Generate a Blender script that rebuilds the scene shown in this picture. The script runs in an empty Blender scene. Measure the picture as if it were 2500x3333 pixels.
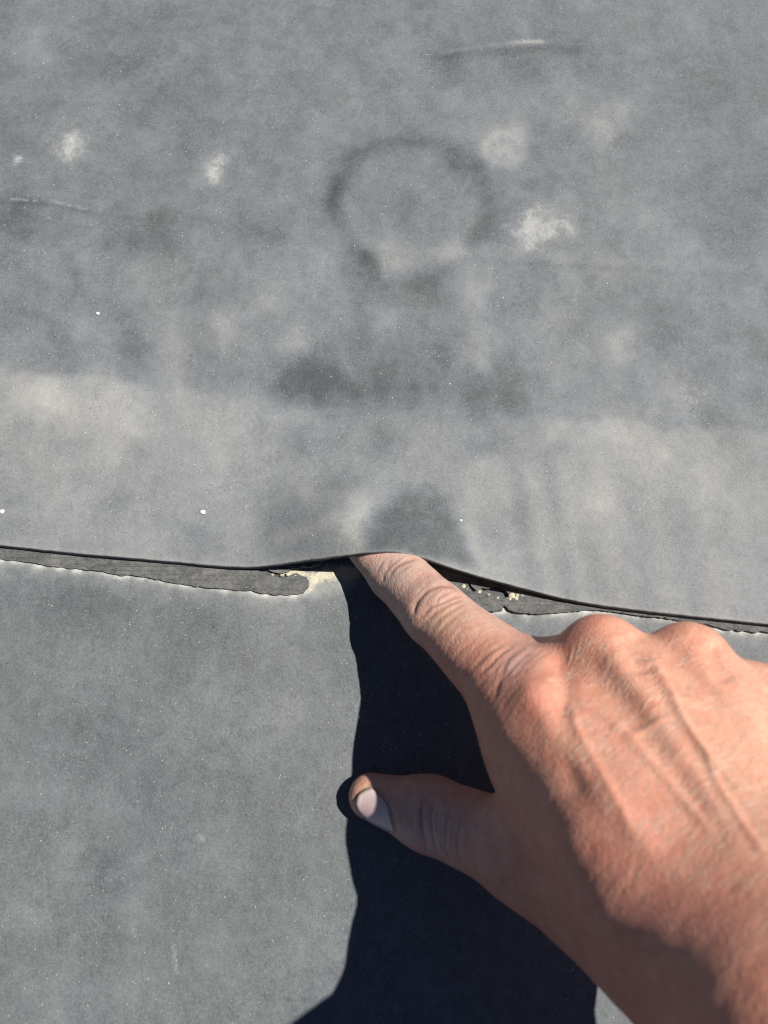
import bpy, bmesh, math, random
import numpy as np
from mathutils import Vector, noise as mnoise
from mathutils.geometry import tessellate_polygon

rng = np.random.default_rng(7)
random.seed(7)
C = bpy.context.scene.collection
SC = bpy.context.scene
rad = math.radians

# ------------------------------------------------------------------ camera
CAM_H, PITCH, FPX = 0.26, rad(16), 2425.0
cd = bpy.data.cameras.new('camera')
cam = bpy.data.objects.new('camera', cd); C.objects.link(cam)
cam.location = (0, 0, CAM_H)
cam.rotation_euler = (PITCH, 0, 0)
cd.sensor_fit = 'HORIZONTAL'; cd.sensor_width = 7.3; cd.lens = 7.3*FPX/2500
cd.clip_start = 0.01; cd.clip_end = 100
cd.dof.use_dof = True; cd.dof.focus_distance = 0.285; cd.dof.aperture_fstop = 3.0
SC.camera = cam
SC.cycles.filter_width = 1.1

# ------------------------------------------------------------------ sky, sun, exposure
SUN_EL, SUN_AZ = rad(57), rad(12)          # azimuth counted from +x towards +y
w = bpy.data.worlds.new('World'); SC.world = w; w.use_nodes = True
nt = w.node_tree
sky = nt.nodes.new('ShaderNodeTexSky'); sky.sky_type = 'NISHITA'; sky.sun_disc = False
sky.altitude = 3000; sky.air_density = .6; sky.dust_density = .4
sky.sun_elevation = SUN_EL; sky.sun_rotation = rad(90) - SUN_AZ
bg = nt.nodes['Background']; bg.inputs['Strength'].default_value = 0.05
nt.links.new(sky.outputs[0], bg.inputs['Color'])
L = Vector((math.cos(SUN_EL)*math.cos(SUN_AZ), math.cos(SUN_EL)*math.sin(SUN_AZ), math.sin(SUN_EL)))
sd = bpy.data.lights.new('sun', 'SUN'); sd.energy = 5.0; sd.angle = rad(0.5); sd.color = (1.0, 0.955, 0.88)
so = bpy.data.objects.new('sun', sd); C.objects.link(so)
so.rotation_euler = L.to_track_quat('Z', 'Y').to_euler(); so.location = L*3
SC.view_settings.view_transform = 'Standard'; SC.view_settings.look = 'None'
SC.view_settings.exposure = 0.35; SC.view_settings.gamma = 1; SC.view_settings.use_curve_mapping = False

# ------------------------------------------------------------------ helpers (lengths in metres, hand maths in centimetres)
SP, CP = math.sin(PITCH), math.cos(PITCH)
def at(px, py, z):
    """world point (cm) on the level z (cm) that the photograph shows at source pixel px, py"""
    u = (np.asarray(px, float)-1250)/FPX; v = (1666.5-np.asarray(py, float))/FPX
    dx, dy, dz = u, SP+v*CP, -CP+v*SP
    t = (z-CAM_H*100)/dz
    return np.stack([dx*t, dy*t, np.zeros_like(t)+z], -1)
def to_px(P):
    q = P-np.array([0, 0, CAM_H*100])
    d = q[:, 1]*SP-q[:, 2]*CP
    up = q[:, 1]*CP+q[:, 2]*SP
    return np.stack([1250+FPX*q[:, 0]/d, 1666.5-FPX*up/d], -1)
def seg_dist(Q, pts):
    """distance of 2-D points Q to a polyline, and the fraction along it"""
    best = np.full(len(Q), 1e9); fr = np.zeros(len(Q)); n = len(pts)-1
    for i in range(n):
        a = np.array(pts[i], float); b = np.array(pts[i+1], float); ab = b-a
        t = np.clip(((Q-a)@ab)/(ab@ab+1e-9), 0, 1)
        d = np.linalg.norm(Q-a-t[:, None]*ab, axis=1)
        m = d < best
        best[m] = d[m]; fr[m] = (i+t[m])/n
    return best, fr
def smooth(a, b, x):
    t = np.clip((x-a)/(b-a), 0, 1); return t*t*(3-2*t)
def value_noise(x, y, scale, seed, octaves=3):
    """cheap smooth 2-D noise, about -1..1"""
    out = np.zeros_like(x); amp = 1.0; tot = 0
    for o in range(octaves):
        r = np.random.default_rng(seed+o*17).uniform(-1, 1, (256, 256))
        gx, gy = x/scale, y/scale
        ix, iy = np.floor(gx).astype(int), np.floor(gy).astype(int)
        fx, fy = gx-ix, gy-iy
        fx = fx*fx*(3-2*fx); fy = fy*fy*(3-2*fy)
        i0, i1, j0, j1 = ix % 256, (ix+1) % 256, iy % 256, (iy+1) % 256
        out += amp*((r[i0, j0]*(1-fx)+r[i1, j0]*fx)*(1-fy)+(r[i0, j1]*(1-fx)+r[i1, j1]*fx)*fy)
        tot += amp; amp *= .55; scale *= .5
    return out/tot*1.5
def in_poly(Q, poly):
    p = np.array(poly, float); x, y = Q[:, 0], Q[:, 1]; c = np.zeros(len(Q), bool); j = len(p)-1
    for i in range(len(p)):
        m = ((p[i, 1] > y) != (p[j, 1] > y)) & (x < (p[j, 0]-p[i, 0])*(y-p[i, 1])/(p[j, 1]-p[i, 1]+1e-12)+p[i, 0])
        c ^= m; j = i
    return c
def mesh_obj(name, V, F, mat, parent=None, attrs=None, cols=None, smooth_shade=True):
    me = bpy.data.meshes.new(name)
    V = np.asarray(V, np.float32)
    if isinstance(F, np.ndarray):
        n, k = F.shape
        me.vertices.add(len(V)); me.vertices.foreach_set('co', V.ravel())
        me.loops.add(n*k); me.loops.foreach_set('vertex_index', F.astype(np.int32).ravel())
        me.polygons.add(n); me.polygons.foreach_set('loop_start', np.arange(0, n*k, k, dtype=np.int32))
        me.polygons.foreach_set('loop_total', np.full(n, k, np.int32))
        me.update(calc_edges=True); me.validate()
    else:
        me.from_pydata(V.tolist(), [], F); me.update()
    for kx, a in (attrs or {}).items():
        at_ = me.attributes.new(kx, 'FLOAT', 'POINT'); at_.data.foreach_set('value', np.asarray(a, np.float32))
    for kx, a in (cols or {}).items():
        at_ = me.attributes.new(kx, 'FLOAT_COLOR', 'POINT')
        at_.data.foreach_set('color', np.concatenate([a, np.ones((len(a), 1))], 1).astype(np.float32).ravel())
    if smooth_shade: me.polygons.foreach_set('use_smooth', np.ones(len(me.polygons), bool))
    me.materials.append(mat)
    o = bpy.data.objects.new(name, me); C.objects.link(o)
    if parent: o.parent = parent
    return o
def tag(o, label=None, cat=None, group=None, kind=None):
    for k, v in (('label', label), ('category', cat), ('group', group), ('kind', kind)):
        if v: o[k] = v
    return o

class NT:
    """small node-graph writer"""
    def __init__(s, name):
        s.m = bpy.data.materials.new(name); s.m.use_nodes = True; s.t = s.m.node_tree
        s.b = s.t.nodes['Principled BSDF']
        s.co = s.t.nodes.new('ShaderNodeTexCoord').outputs['Object']
    def link(s, v, sock):
        if isinstance(v, bpy.types.NodeSocket): s.t.links.new(v, sock)
        else:
            if sock.type == 'RGBA' and len(v) == 3: v = (*v, 1)
            sock.default_value = v
    def noise(s, scale, detail=3, rough=.55, dist=0, vec=None, lac=2.0):
        n = s.t.nodes.new('ShaderNodeTexNoise'); s.t.links.new(vec or s.co, n.inputs['Vector'])
        n.inputs['Scale'].default_value = scale; n.inputs['Detail'].default_value = detail
        n.inputs['Roughness'].default_value = rough; n.inputs['Distortion'].default_value = dist
        return n.outputs['Fac']
    def voro(s, scale, feature='F1', vec=None, out='Distance'):
        n = s.t.nodes.new('ShaderNodeTexVoronoi'); n.feature = feature
        s.t.links.new(vec or s.co, n.inputs['Vector']); n.inputs['Scale'].default_value = scale
        return n.outputs[out]
    def mapping(s, scale, rot=(0, 0, 0)):
        n = s.t.nodes.new('ShaderNodeMapping'); s.t.links.new(s.co, n.inputs[0])
        n.inputs['Scale'].default_value = scale; n.inputs['Rotation'].default_value = rot
        return n.outputs[0]
    def math(s, op, a, b=0.0, clamp=False):
        n = s.t.nodes.new('ShaderNodeMath'); n.operation = op; n.use_clamp = clamp
        s.link(a, n.inputs[0]); s.link(b, n.inputs[1]); return n.outputs[0]
    def rng(s, v, a, b, c=0.0, d=1.0):
        n = s.t.nodes.new('ShaderNodeMapRange'); s.link(v, n.inputs[0])
        for i, x in enumerate((a, b, c, d)): n.inputs[i+1].default_value = x
        return n.outputs[0]
    def attr(s, name, col=False):
        n = s.t.nodes.new('ShaderNodeAttribute'); n.attribute_name = name
        return n.outputs['Color'] if col else n.outputs['Fac']
    def mix(s, f, a, b, mode='MIX'):
        n = s.t.nodes.new('ShaderNodeMix'); n.data_type = 'RGBA'; n.blend_type = mode
        s.link(f, n.inputs[0]); s.link(a, n.inputs[6]); s.link(b, n.inputs[7]); return n.outputs[2]
    def bump(s, h, strength, dist, normal=None):
        n = s.t.nodes.new('ShaderNodeBump'); s.link(h, n.inputs['Height'])
        n.inputs['Strength'].default_value = strength; n.inputs['Distance'].default_value = dist
        if normal: s.t.links.new(normal, n.inputs['Normal'])
        return n.outputs[0]
    def out(s, **kw):
        for k, v in kw.items(): s.link(v, s.b.inputs[k.replace('_', ' ')])
        return s.m

# ------------------------------------------------------------------ materials
def membrane_material(name, warm, cl=.10, cool=(.392, .42, .458)):
    n = NT(name)
    dust_shade = n.attr('dust_shade'); sand = n.attr('sand')
    cloud = n.noise(55, 5, .62, .6)
    cloud2 = n.noise(210, 5, .65, .4)
    grain = n.noise(2300, 3, .7)
    grain2 = n.noise(900, 4, .72)
    d = n.math('ADD', dust_shade, n.rng(cloud, .25, .75, -cl, cl))
    d = n.math('ADD', d, n.rng(cloud2, .25, .75, -.10, .10))
    d = n.math('ADD', d, n.rng(grain, .2, .8, -.27, .27))
    d = n.math('ADD', d, n.rng(grain2, .25, .75, -.11, .11))
    d = n.math('MAXIMUM', d, 0.0)
    rubber = n.mix(n.rng(n.noise(18, 3), .3, .7), (.062, .070, .077), (.075, .080, .082))
    tint = n.mix(n.rng(n.math('ADD', dust_shade, n.rng(n.noise(14, 2), .3, .7, -.06, .06)), .32, .72), cool, warm)
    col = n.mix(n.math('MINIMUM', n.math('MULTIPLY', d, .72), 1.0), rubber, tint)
    ch = n.math('ADD', n.attr('chalk'), n.math('MULTIPLY', n.math('SUBTRACT', n.noise(230, 6, .74, .6), .5), 2.2))
    ch = n.rng(n.math('SUBTRACT', ch, .12), 0, 1.5)
    ch = n.math('MULTIPLY', ch, n.rng(n.attr('chalk'), 0, .25))
    col = n.mix(n.math('MULTIPLY', ch, n.rng(grain, .25, .7, .5, 1)), col, (.72, .71, .67))
    pits = n.rng(n.voro(420), .10, .17, 1.0, 0.0)
    pits = n.math('MULTIPLY', pits, n.rng(n.noise(60, 2), .50, .66))
    col = n.mix(n.math('MULTIPLY', pits, .45), col, (.05, .055, .06))
    flecks = n.rng(n.voro(760), .05, .10, 1.0, 0.0)
    flecks = n.math('MULTIPLY', flecks, n.rng(n.noise(90, 2), .52, .62))
    col = n.mix(n.math('MULTIPLY', flecks, .65), col, (.6, .59, .56))
    sg = n.mix(n.rng(n.noise(1500, 3, .7), .3, .7), (.36, .32, .22), (.66, .62, .50))
    col = n.mix(n.rng(n.math('ADD', sand, n.rng(grain2, .2, .8, -.45, .45)), .40, .80), col, sg)
    h = n.math('ADD', n.math('MULTIPLY', grain, .5), n.math('MULTIPLY', grain2, .8))
    b = n.bump(h, .55, .00022)
    b = n.bump(cloud2, .35, .0010, b)
    return n.out(Base_Color=col, Roughness=n.rng(d, 0, 1, .62, .85), Normal=b, Specular_IOR_Level=.32)
M_low = membrane_material('dusty_rubber_roof', (.41, .415, .40), .05, (.395, .418, .44))
M_up = membrane_material('dusty_rubber_sheet', (.447, .447, .435))

def tape_material():
    n = NT('black_seam_tape')
    st = n.noise(620, 4, .7, 1.2, vec=n.mapping((.6, 1.2, 1), (0, 0, rad(9))))
    g = n.noise(1600, 3, .7)
    du = n.rng(n.math('ADD', n.math('MULTIPLY', n.noise(75, 4, .7), .6), n.math('MULTIPLY', n.noise(260, 4, .75), .5)), 0.52, .92)
    col = n.mix(n.rng(st, .3, .7), (.062, .065, .067), (.16, .162, .162))
    col = n.mix(n.math('MULTIPLY', du, n.rng(g, .3, .7, .5, 1)), col, (.34, .33, .30))
    return n.out(Base_Color=col, Roughness=.8, Specular_IOR_Level=.25,
                 Normal=n.bump(n.math('ADD', st, n.math('MULTIPLY', g, .4)), .8, .0006))
M_tape = tape_material()
def sand_material():
    n = NT('yellow_sandy_adhesive')
    col = n.mix(n.rng(n.noise(1300, 3, .7), .3, .7), (.42, .37, .24), (.70, .66, .50))
    return n.out(Base_Color=col, Roughness=.9, Normal=n.bump(n.noise(1500, 3, .7), .8, .0006))
M_sand = sand_material()
def white_material():
    n = NT('white_grit')
    return n.out(Base_Color=n.mix(n.rng(n.noise(900, 2), .3, .7), (.62, .62, .60), (.82, .82, .80)), Roughness=.7)
M_white = white_material()
def skin_material():
    n = NT('sunburnt_skin')
    base = n.attr('skin', True)
    mott = n.noise(170, 5, .62, .5)
    fine = n.noise(900, 3, .65)
    col = n.mix(n.rng(mott, .38, .62, 0, .55), base, n.mix(1.0, base, (.86, .60, .56), 'MULTIPLY'))
    col = n.mix(n.rng(fine, .3, .72, 0, .22), col, n.mix(1.0, base, (1.22, 1.20, 1.14), 'MULTIPLY'))
    cells = n.voro(1150, 'DISTANCE_TO_EDGE', vec=n.mapping((1, .55, 1), (0, 0, rad(48))))
    cells2 = n.voro(620, 'DISTANCE_TO_EDGE', vec=n.mapping((.6, 1, 1), (0, 0, rad(20))))
    hgt = n.math('ADD', n.rng(cells, 0, .22), n.math('MULTIPLY', n.rng(cells2, 0, .14), .9))
    hgt = n.math('ADD', hgt, n.math('MULTIPLY', fine, .8))
    ln = n.noise(620, 4, .7, .5, vec=n.mapping((1.0, .14, .5), (0, 0, rad(32))))
    col = n.mix(n.rng(ln, .50, .70, 0, .42), col, n.mix(1.0, base, (1.32, 1.30, 1.28), 'MULTIPLY'))
    hgt = n.math('ADD', hgt, n.math('MULTIPLY', ln, 1.2))
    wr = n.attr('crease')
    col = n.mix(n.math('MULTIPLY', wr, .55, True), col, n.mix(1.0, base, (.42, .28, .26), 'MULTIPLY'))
    m = n.out(Base_Color=col, Roughness=n.rng(fine, .3, .7, .42, .58), Specular_IOR_Level=.42,
              Normal=n.bump(hgt, .34, .00022))
    n.b.inputs['Subsurface Weight'].default_value = .16
    n.b.inputs['Subsurface Radius'].default_value = (1.0, .35, .2)
    n.b.inputs['Subsurface Scale'].default_value = .0022
    return m
M_skin = skin_material()
def nail_material():
    n = NT('thumbnail_keratin')
    e = n.attr('pale')
    col = n.mix(n.rng(n.noise(500, 3), .3, .7), (.62, .45, .43), (.68, .51, .48))
    col = n.mix(e, col, (.74, .71, .70))
    col = n.mix(n.attr('grime'), col, (.16, .11, .07))
    return n.out(Base_Color=col, Roughness=.24, Specular_IOR_Level=.5,
                 Normal=n.bump(n.noise(420, 2, vec=n.mapping((.2, 1.6, 1))), .2, .0003))
M_nail = nail_material()
def hair_material():
    n = NT('fair_hair')
    m = n.out(Base_Color=(1.0, .92, .80), Roughness=.35, Specular_IOR_Level=.7)
    tr = n.t.nodes.new('ShaderNodeBsdfTranslucent'); tr.inputs[0].default_value = (1.0, .88, .70, 1)
    mx = n.t.nodes.new('ShaderNodeMixShader'); mx.inputs[0].default_value = .3
    n.t.links.new(n.b.outputs[0], mx.inputs[1]); n.t.links.new(tr.outputs[0], mx.inputs[2])
    n.t.links.new(mx.outputs[0], n.t.nodes['Material Output'].inputs['Surface'])
    return m
M_hair = hair_material()

# ------------------------------------------------------------------ the hand as a distance field (cm)
def rcone(P, a, b, ra, rb):
    a = np.asarray(a, np.float32); b = np.asarray(b, np.float32); ba = b-a; L2 = float(ba@ba)
    h = np.clip(((P-a)@ba)/L2, 0, 1)
    q = P-a; q -= h[..., None]*ba
    return np.sqrt(np.einsum('...i,...i', q, q))-(ra+(rb-ra)*h)
def smin(a, b, k):
    h = np.clip(.5+.5*(b-a)/k, 0, 1)
    return b+(a-b)*h-k*h*(1-h)
J=dict(
 itip=(-1.0,6.5,.74), idip=(.46,4.95,1.08), ipip=(1.62,3.42,2.42), imcp=(3.80,.72,4.75),
 mmcp=(6.05,1.80,5.1), rmcp=(8.35,1.62,5.2), pmcp=(10.2,.62,4.9),
 icmc=(7.35,-4.3,9.2), mcmc=(8.4,-3.8,9.5), rcmc=(9.5,-4.1,8.9), pcmc=(10.2,-4.5,8.5),
 mpip=(7.4,1.9,1.3), mdip=(7.2,.4,.9), mtip=(7.1,-1.2,1.2),
 rpip=(9.4,1.7,1.3), rdip=(9.3,.2,.9), rtip=(9.2,-1.4,1.2),
 ppip=(10.9,1.0,1.5), pdip=(11.1,-.6,.9), ptip=(11.0,-1.9,1.1),
 ttip=(-.42,-2.18,.46), tip_=(1.4,-2.62,1.15), tmcp=(4.18,-3.47,3.3), tcmc=(7.15,-5.12,6.4),
 wr=(9.2,-6.7,10.1), arm=(12.9,-13.0,20.0))
def hand_sdf(P,J=J):
    j=J
    # index finger
    d=rcone(P,j['itip'],j['idip'],.74,.94)
    d=smin(d,rcone(P,j['idip'],j['ipip'],.96,1.02),.25)
    d=smin(d,rcone(P,j['ipip'],j['imcp'],.98,1.2),.3)
    d=smin(d,rcone(P,(2.4,3.0,2.4),(4.3,1.4,3.8),.88,.9),.3)
    d=smin(d,rcone(P,(4.0,.9,4.4),(5.9,1.6,4.8),.9,.95),.4)
    # palm : metacarpals
    pal=rcone(P,j['imcp'],j['icmc'],1.22,1.35)
    pal=smin(pal,rcone(P,j['mmcp'],j['mcmc'],1.15,1.4),1.0)
    pal=smin(pal,rcone(P,j['rmcp'],j['rcmc'],1.12,1.4),1.0)
    pal=smin(pal,rcone(P,j['pmcp'],j['pcmc'],1.1,1.4),1.0)
    d=smin(d,pal,.7)
    # first dorsal interosseous, the muscle beside the index metacarpal
    d=smin(d,rcone(P,(4.0,-.35,4.75),(5.75,-3.3,7.6),.98,1.5),1.1)
    d=smin(d,rcone(P,(4.35,-.2,5.85),(5.4,-2.1,7.6),1.1,1.3),1.2)
    # curled fingers
    for f,rr in (('m',.98),('r',.92),('p',.8)):
        g=rcone(P,j[f+'mcp'],j[f+'pip'],rr*1.08,rr*.95)
        g=smin(g,rcone(P,j[f+'pip'],j[f+'dip'],rr*.93,rr*.85),.2)
        g=smin(g,rcone(P,j[f+'dip'],j[f+'tip'],rr*.85,rr*.72),.2)
        d=smin(d,g,.35)
    # thumb
    t=rcone(P,j['ttip'],j['tip_'],.72,1.06)
    t=smin(t,rcone(P,j['tip_'],j['tmcp'],1.1,1.25),.4)
    t=smin(t,rcone(P,j['tmcp'],j['tcmc'],1.35,1.95),.8)
    d=smin(d,t,.5)
    # thenar web, between thumb and index metacarpals
    d=smin(d,rcone(P,(4.3,-1.3,4.3),(6.7,-4.6,7.0),1.1,1.5),1.4)
    # web between index and middle finger
    d=smin(d,rcone(P,(3.7,1.5,3.7),(6.2,2.0,3.7),.75,.8),.5)
    # wrist and forearm; its unseen end is flared to shape the cast shadow
    d=smin(d,rcone(P,(8.4,-4.9,9.0),j['wr'],2.0,2.1),1.5)
    d=smin(d,rcone(P,j['wr'],j['arm'],2.7,8.0),2.5)
    d=smin(d,rcone(P,(7.3,-4.0,8.7),(9.4,-7.6,12.0),1.7,2.6),1.6)
    # the forearm ends well outside the picture
    return np.maximum(d,np.maximum(P[...,2]-20.2,np.maximum(-15.2-P[...,1],P[...,0]-15.8)))

# ------------------------------------------------------------------ the two sheets: relief and dust, traced at source pixels on level ground
EDGE = [(0,1774,.38),(249,1801,.38),(558,1827,.38),(700,1841,.39),(814,1846,.44),(904,1838,.58),(1000,1826,.84),(1055,1820,1.06),
        (1127,1809,1.46),(1180,1801,1.74),(1236,1796,1.95),(1287,1796,2.0),(1359,1811,1.8),(1422,1832,1.42),(1549,1872,.92),(1700,1913,.60),
        (1800,1940,.50),(1930,1966,.44),(2080,1986,.41),(2250,2005,.39),(2500,2031,.38)]
EW = np.array([at(x, y, z) for x, y, z in EDGE])
sl0 = (EW[1]-EW[0])/(EW[1, 0]-EW[0, 0]); sl1 = (EW[-1]-EW[-2])/(EW[-1, 0]-EW[-2, 0])
def edge_y(x):
    y = np.interp(x, EW[:, 0], EW[:, 1])
    y = np.where(x < EW[0, 0], EW[0, 1]+(x-EW[0, 0])*sl0[1], y)
    return np.where(x > EW[-1, 0], EW[-1, 1]+(x-EW[-1, 0])*sl1[1], y)
def edge_z(x): return np.interp(x, EW[:, 0], EW[:, 2])
def soft(f, x, s):                       # the edge is traced with few points: round it
    return sum(f(x+o*s)*w_ for o, w_ in ((-1, .15), (-.5, .22), (0, .26), (.5, .22), (1, .15)))
# (px, py, radius, amount) : dust lying thicker or wiped thinner
SPOTS_UP = [(225,455,52,.6),(212,515,28,.55),(60,530,20,.55),(703,565,38,.75),(735,520,30,.35),(1600,470,55,.28),(1650,500,30,.28),(1690,430,40,.2),
 (1765,740,70,.5),(1720,770,60,.3),(1830,725,40,.35),(1950,400,55,.25),(1850,340,70,.18),(2020,1120,60,.25),(1545,1180,70,.24),(2255,1290,60,.3),(2200,1250,60,.15),
 (735,1075,60,.25),(560,1180,70,.24),(965,1105,40,.25),(1550,945,60,.22),(455,860,80,.14),(300,1330,190,.14),(90,1260,140,.16),(420,1390,90,.16),(1540,1530,60,.14),
 (1420,1385,90,.10),(1960,1640,70,.18),(1730,1690,120,.12),(2050,1500,160,.12),(1980,1370,170,.10),(2300,1560,170,.10),(150,1330,90,.12),(700,1430,160,.10),
 (1320,850,60,.16),(1250,820,50,.16),(1480,815,90,.12),(1000,900,120,.10),(2240,740,100,.08),(1800,1050,60,.14),(2050,880,60,.10),(880,1000,60,.10),
 (430,800,80,-.2),(520,760,60,-.14),(60,715,80,-.22),(1650,1265,100,-.08),
 (1400,900,110,-.14),(1200,880,70,-.2),(830,790,60,-.1),(2350,760,160,-.1),(2150,1040,80,-.12),(2420,1120,120,-.15),(190,1110,70,-.12),(430,1130,70,-.14),
 (1700,970,110,-.12),(1560,1440,60,-.2),(1270,1450,60,-.18),(980,1430,70,-.14),(1090,1400,60,-.12),(1700,1680,80,-.16),(640,1760,60,-.12),(180,1440,60,-.16),(90,1380,50,-.12),
 (1900,160,90,-.1),(1650,170,110,-.1),(1440,190,80,-.08),(400,250,200,-.08),(2300,350,150,-.06),(2400,500,120,-.05),(1750,520,60,-.1)]
rs_ = np.random.default_rng(5)
for _ in range(150):                       # footmarks and dried splashes, a few centimetres across
    SPOTS_UP.append((rs_.uniform(0, 2500), rs_.uniform(0, 1750), rs_.uniform(22, 75), rs_.choice([-1, 1])*rs_.uniform(.03, .10)))
SPOTS_LOW = [(380,2130,130,.12),(700,2240,70,.14),(880,2350,90,.14),(960,2330,80,.14),(640,2330,80,.08),(100,2560,80,.14),(360,2620,70,.14),(230,2770,60,.22),(220,2860,50,.12),(90,2990,70,.2),
 (450,2970,60,.2),(730,2770,90,.1),(690,3080,60,.14),(430,3220,90,.14),(180,3280,110,.14),(1000,3060,110,.1),(560,2400,60,.1),(250,2180,80,.1),(1000,2520,80,.06),(930,2000,90,.14),
 (560,2150,110,-.1),(300,2350,120,-.08),(310,2820,80,-.12),(500,2560,140,-.08),(800,2600,120,-.06),(560,2880,90,-.08),(740,2960,120,-.08),(330,3030,90,-.1),(80,2750,90,-.06),(900,2800,120,-.05),
 (300,1960,170,-.16),(650,2000,120,-.1)]
def spots(Q, lst, scale=1.0):
    out = np.zeros(len(Q)); ok = Q[:, 0] > -5000
    Q = Q.copy(); X_, Y_ = Q[ok, 0].copy(), Q[ok, 1].copy()
    Q[ok, 0] += 26*value_noise(X_, Y_, 70, 901, 3); Q[ok, 1] += 26*value_noise(X_, Y_, 70, 951, 3)
    for x, y, r, a in lst:
        d2 = ((Q[:, 0]-x)**2+(Q[:, 1]-y)**2)/(r*r)
        m = d2 < 9
        out[m] += a*np.exp(-d2[m])
    return out*scale
def axis_coords(lo, hi, step, far):
    a = np.arange(lo, hi+1e-6, step); out = []; x, s = hi, step
    while x < far: s *= 1.35; x += s; out.append(x)
    neg = []; x, s = lo, step
    while x > -far: s *= 1.35; x -= s; neg.append(x)
    return np.concatenate([neg[::-1], a, out])
def grid_faces(nx, ny, off=0):
    i, j = np.meshgrid(np.arange(nx-1), np.arange(ny-1), indexing='ij')
    a = (i*ny+j).ravel()+off
    return np.stack([a, a+ny, a+ny+1, a+1], 1)

# tape outlines (source pixels)
TAPE_L = [(-60,1760),(700,1815),(800,1836),(850,1840),(905,1836),(960,1830),(1060,1815),(1040,1838),(1010,1846),(975,1847),(952,1849),(938,1861),(915,1867),(888,1863),(868,1852),(845,1850),(815,1849),(792,1851),
          (812,1855),(850,1859),(872,1872),(904,1879),(928,1880),(944,1874),(953,1866),(966,1866),(980,1872),(998,1878),(1006,1890),(1003,1911),(988,1930),(942,1936),(900,1936),(859,1932),(821,1923),(770,1921),(716,1917),(640,1909),(573,1898),(527,1889),(490,1881),(452,1876),(425,1872),(399,1874),(362,1868),(330,1857),(309,1857),(226,1849),(151,1841),(100,1831),(45,1824),(-60,1814)]
TAPE_R = [(1440,1850),(1500,1868),(1560,1885),(1700,1920),(2000,1965),(2560,2025),(2560,2062),(2500,2058),(2475,2054),(2461,2059),(2430,2052),(2412,2056),(2395,2050),(2370,2052),(2342,2044),(2318,2036),(2295,2031),(2229,2024),(2163,2011),(2110,2006),(2063,2001),(1997,1991),(1930,1985),(1864,1990),(1798,1996),(1732,1998),(1678,1992),(1658,1985),(1651,1976),(1644,1972),(1637,1976),(1635,1988),(1612,1992),(1579,1985),(1540,1975),(1490,1955),(1455,1915),(1440,1880)]
HOLE_R = [(1567,1914),(1590,1916),(1606,1909),(1622,1908),(1640,1916),(1654,1930),(1657,1941),(1644,1945),(1625,1938),(1606,1934),(1590,1928),(1574,1924)]
HOLE_R2 = [(1524,1896),(1531,1898),(1536,1910),(1546,1918),(1552,1924),(1541,1925),(1530,1915),(1525,1905)]
def to_w(poly, z):
    return [tuple(at(x, y, z)[:2]) for x, y in poly]

# --- roof: the lower sheet
xs = axis_coords(-15.5, 13.5, .075, 600); ys = np.concatenate([axis_coords(-10.5, 7.5, .075, 600)])
ys = ys[ys < 14]
X, Y = np.meshgrid(xs, ys, indexing='ij'); X = X.ravel(); Y = Y.ravel()
P0 = np.stack([X, Y, np.zeros_like(X)], 1)
near = (np.abs(X) < 25) & (np.abs(Y) < 20)
Q = np.full((len(X), 2), -9999.0); Q[near] = to_px(P0[near])
zz = .030*value_noise(X, Y, 5.0, 3, 2)*near
wob = value_noise(X, Y, .35, 11, 2)
dust_shade = .262+spots(Q, SPOTS_LOW, .7)+.012*value_noise(X, Y, 1.4, 21, 3)+.035*value_noise(X*1.5, Y*.7, .5, 27, 3)
tape_low_l = TAPE_L[28:]; tape_low_r = TAPE_R[6:]
sand = np.zeros(len(X)); chalk = np.zeros(len(X))
m = near & (Q[:, 1] > 1700) & (Q[:, 1] < 2250)
idx = np.nonzero(m)[0]
for pl, wl in ((tape_low_l, 1.0), (tape_low_r[:30], .8)):
    d, f = seg_dist(Q[idx], pl)
    dust_shade[idx] += wl*(.75*np.exp(-(d/15)**2)*(.8+.6*wob[idx])+.34*np.exp(-(d/52)**2)*(.7+.5*wob[idx]))
    chalk[idx] = np.maximum(chalk[idx], wl*.52*np.exp(-((d-3)/12)**2)*(.6+1.1*wob[idx]))
    zz[idx] += .05*np.exp(-(d/14)**2)*(.7+.5*wob[idx])          # the squeezed-out lip that gathers dust
d, f = seg_dist(Q[idx], [(1025,1876),(1080,1864),(1150,1858)])
sand[idx] = np.maximum(sand[idx], np.exp(-(d/30)**2)*(1+.3*wob[idx]))
d, f = seg_dist(Q[idx], [(1008,1922),(1018,1900),(1030,1880)])
sand[idx] = np.maximum(sand[idx], .75*np.exp(-(d/13)**2)*(1+.3*wob[idx]))
d, f = seg_dist(Q[idx], [(895,1872),(945,1862),(990,1868)])
sand[idx] = np.maximum(sand[idx], .9*np.exp(-(d/13)**2)*(1+.5*wob[idx]))
d, f = seg_dist(Q[idx], [(1490,1905),(1530,1925),(1565,1930)])
sand[idx] = np.maximum(sand[idx], .9*np.exp(-(d/16)**2)*(1+.5*wob[idx]))
d, f = seg_dist(Q[idx], [(1050,1905),(1130,1885)])
dust_shade[idx] += .55*np.exp(-(d/36)**2)*(1+.5*wob[idx])
for hx, hy, hr in ((865,1862,16),(905,1878,18),(1610,1922,34),(1640,1938,16),(1536,1912,14)):  # floors of the torn gaps blackened, the shade inside put into their colour
    dust_shade[idx] -= 1.6*np.exp(-(((Q[idx, 0]-hx)**2+(Q[idx, 1]-hy)**2)/hr**2)**2); sand[idx] -= 1.2*np.exp(-(((Q[idx, 0]-hx)**2+(Q[idx, 1]-hy)**2)/(hr*.8)**2)**2)
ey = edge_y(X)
under = smooth(-.05, .5, Y-ey)
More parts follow.
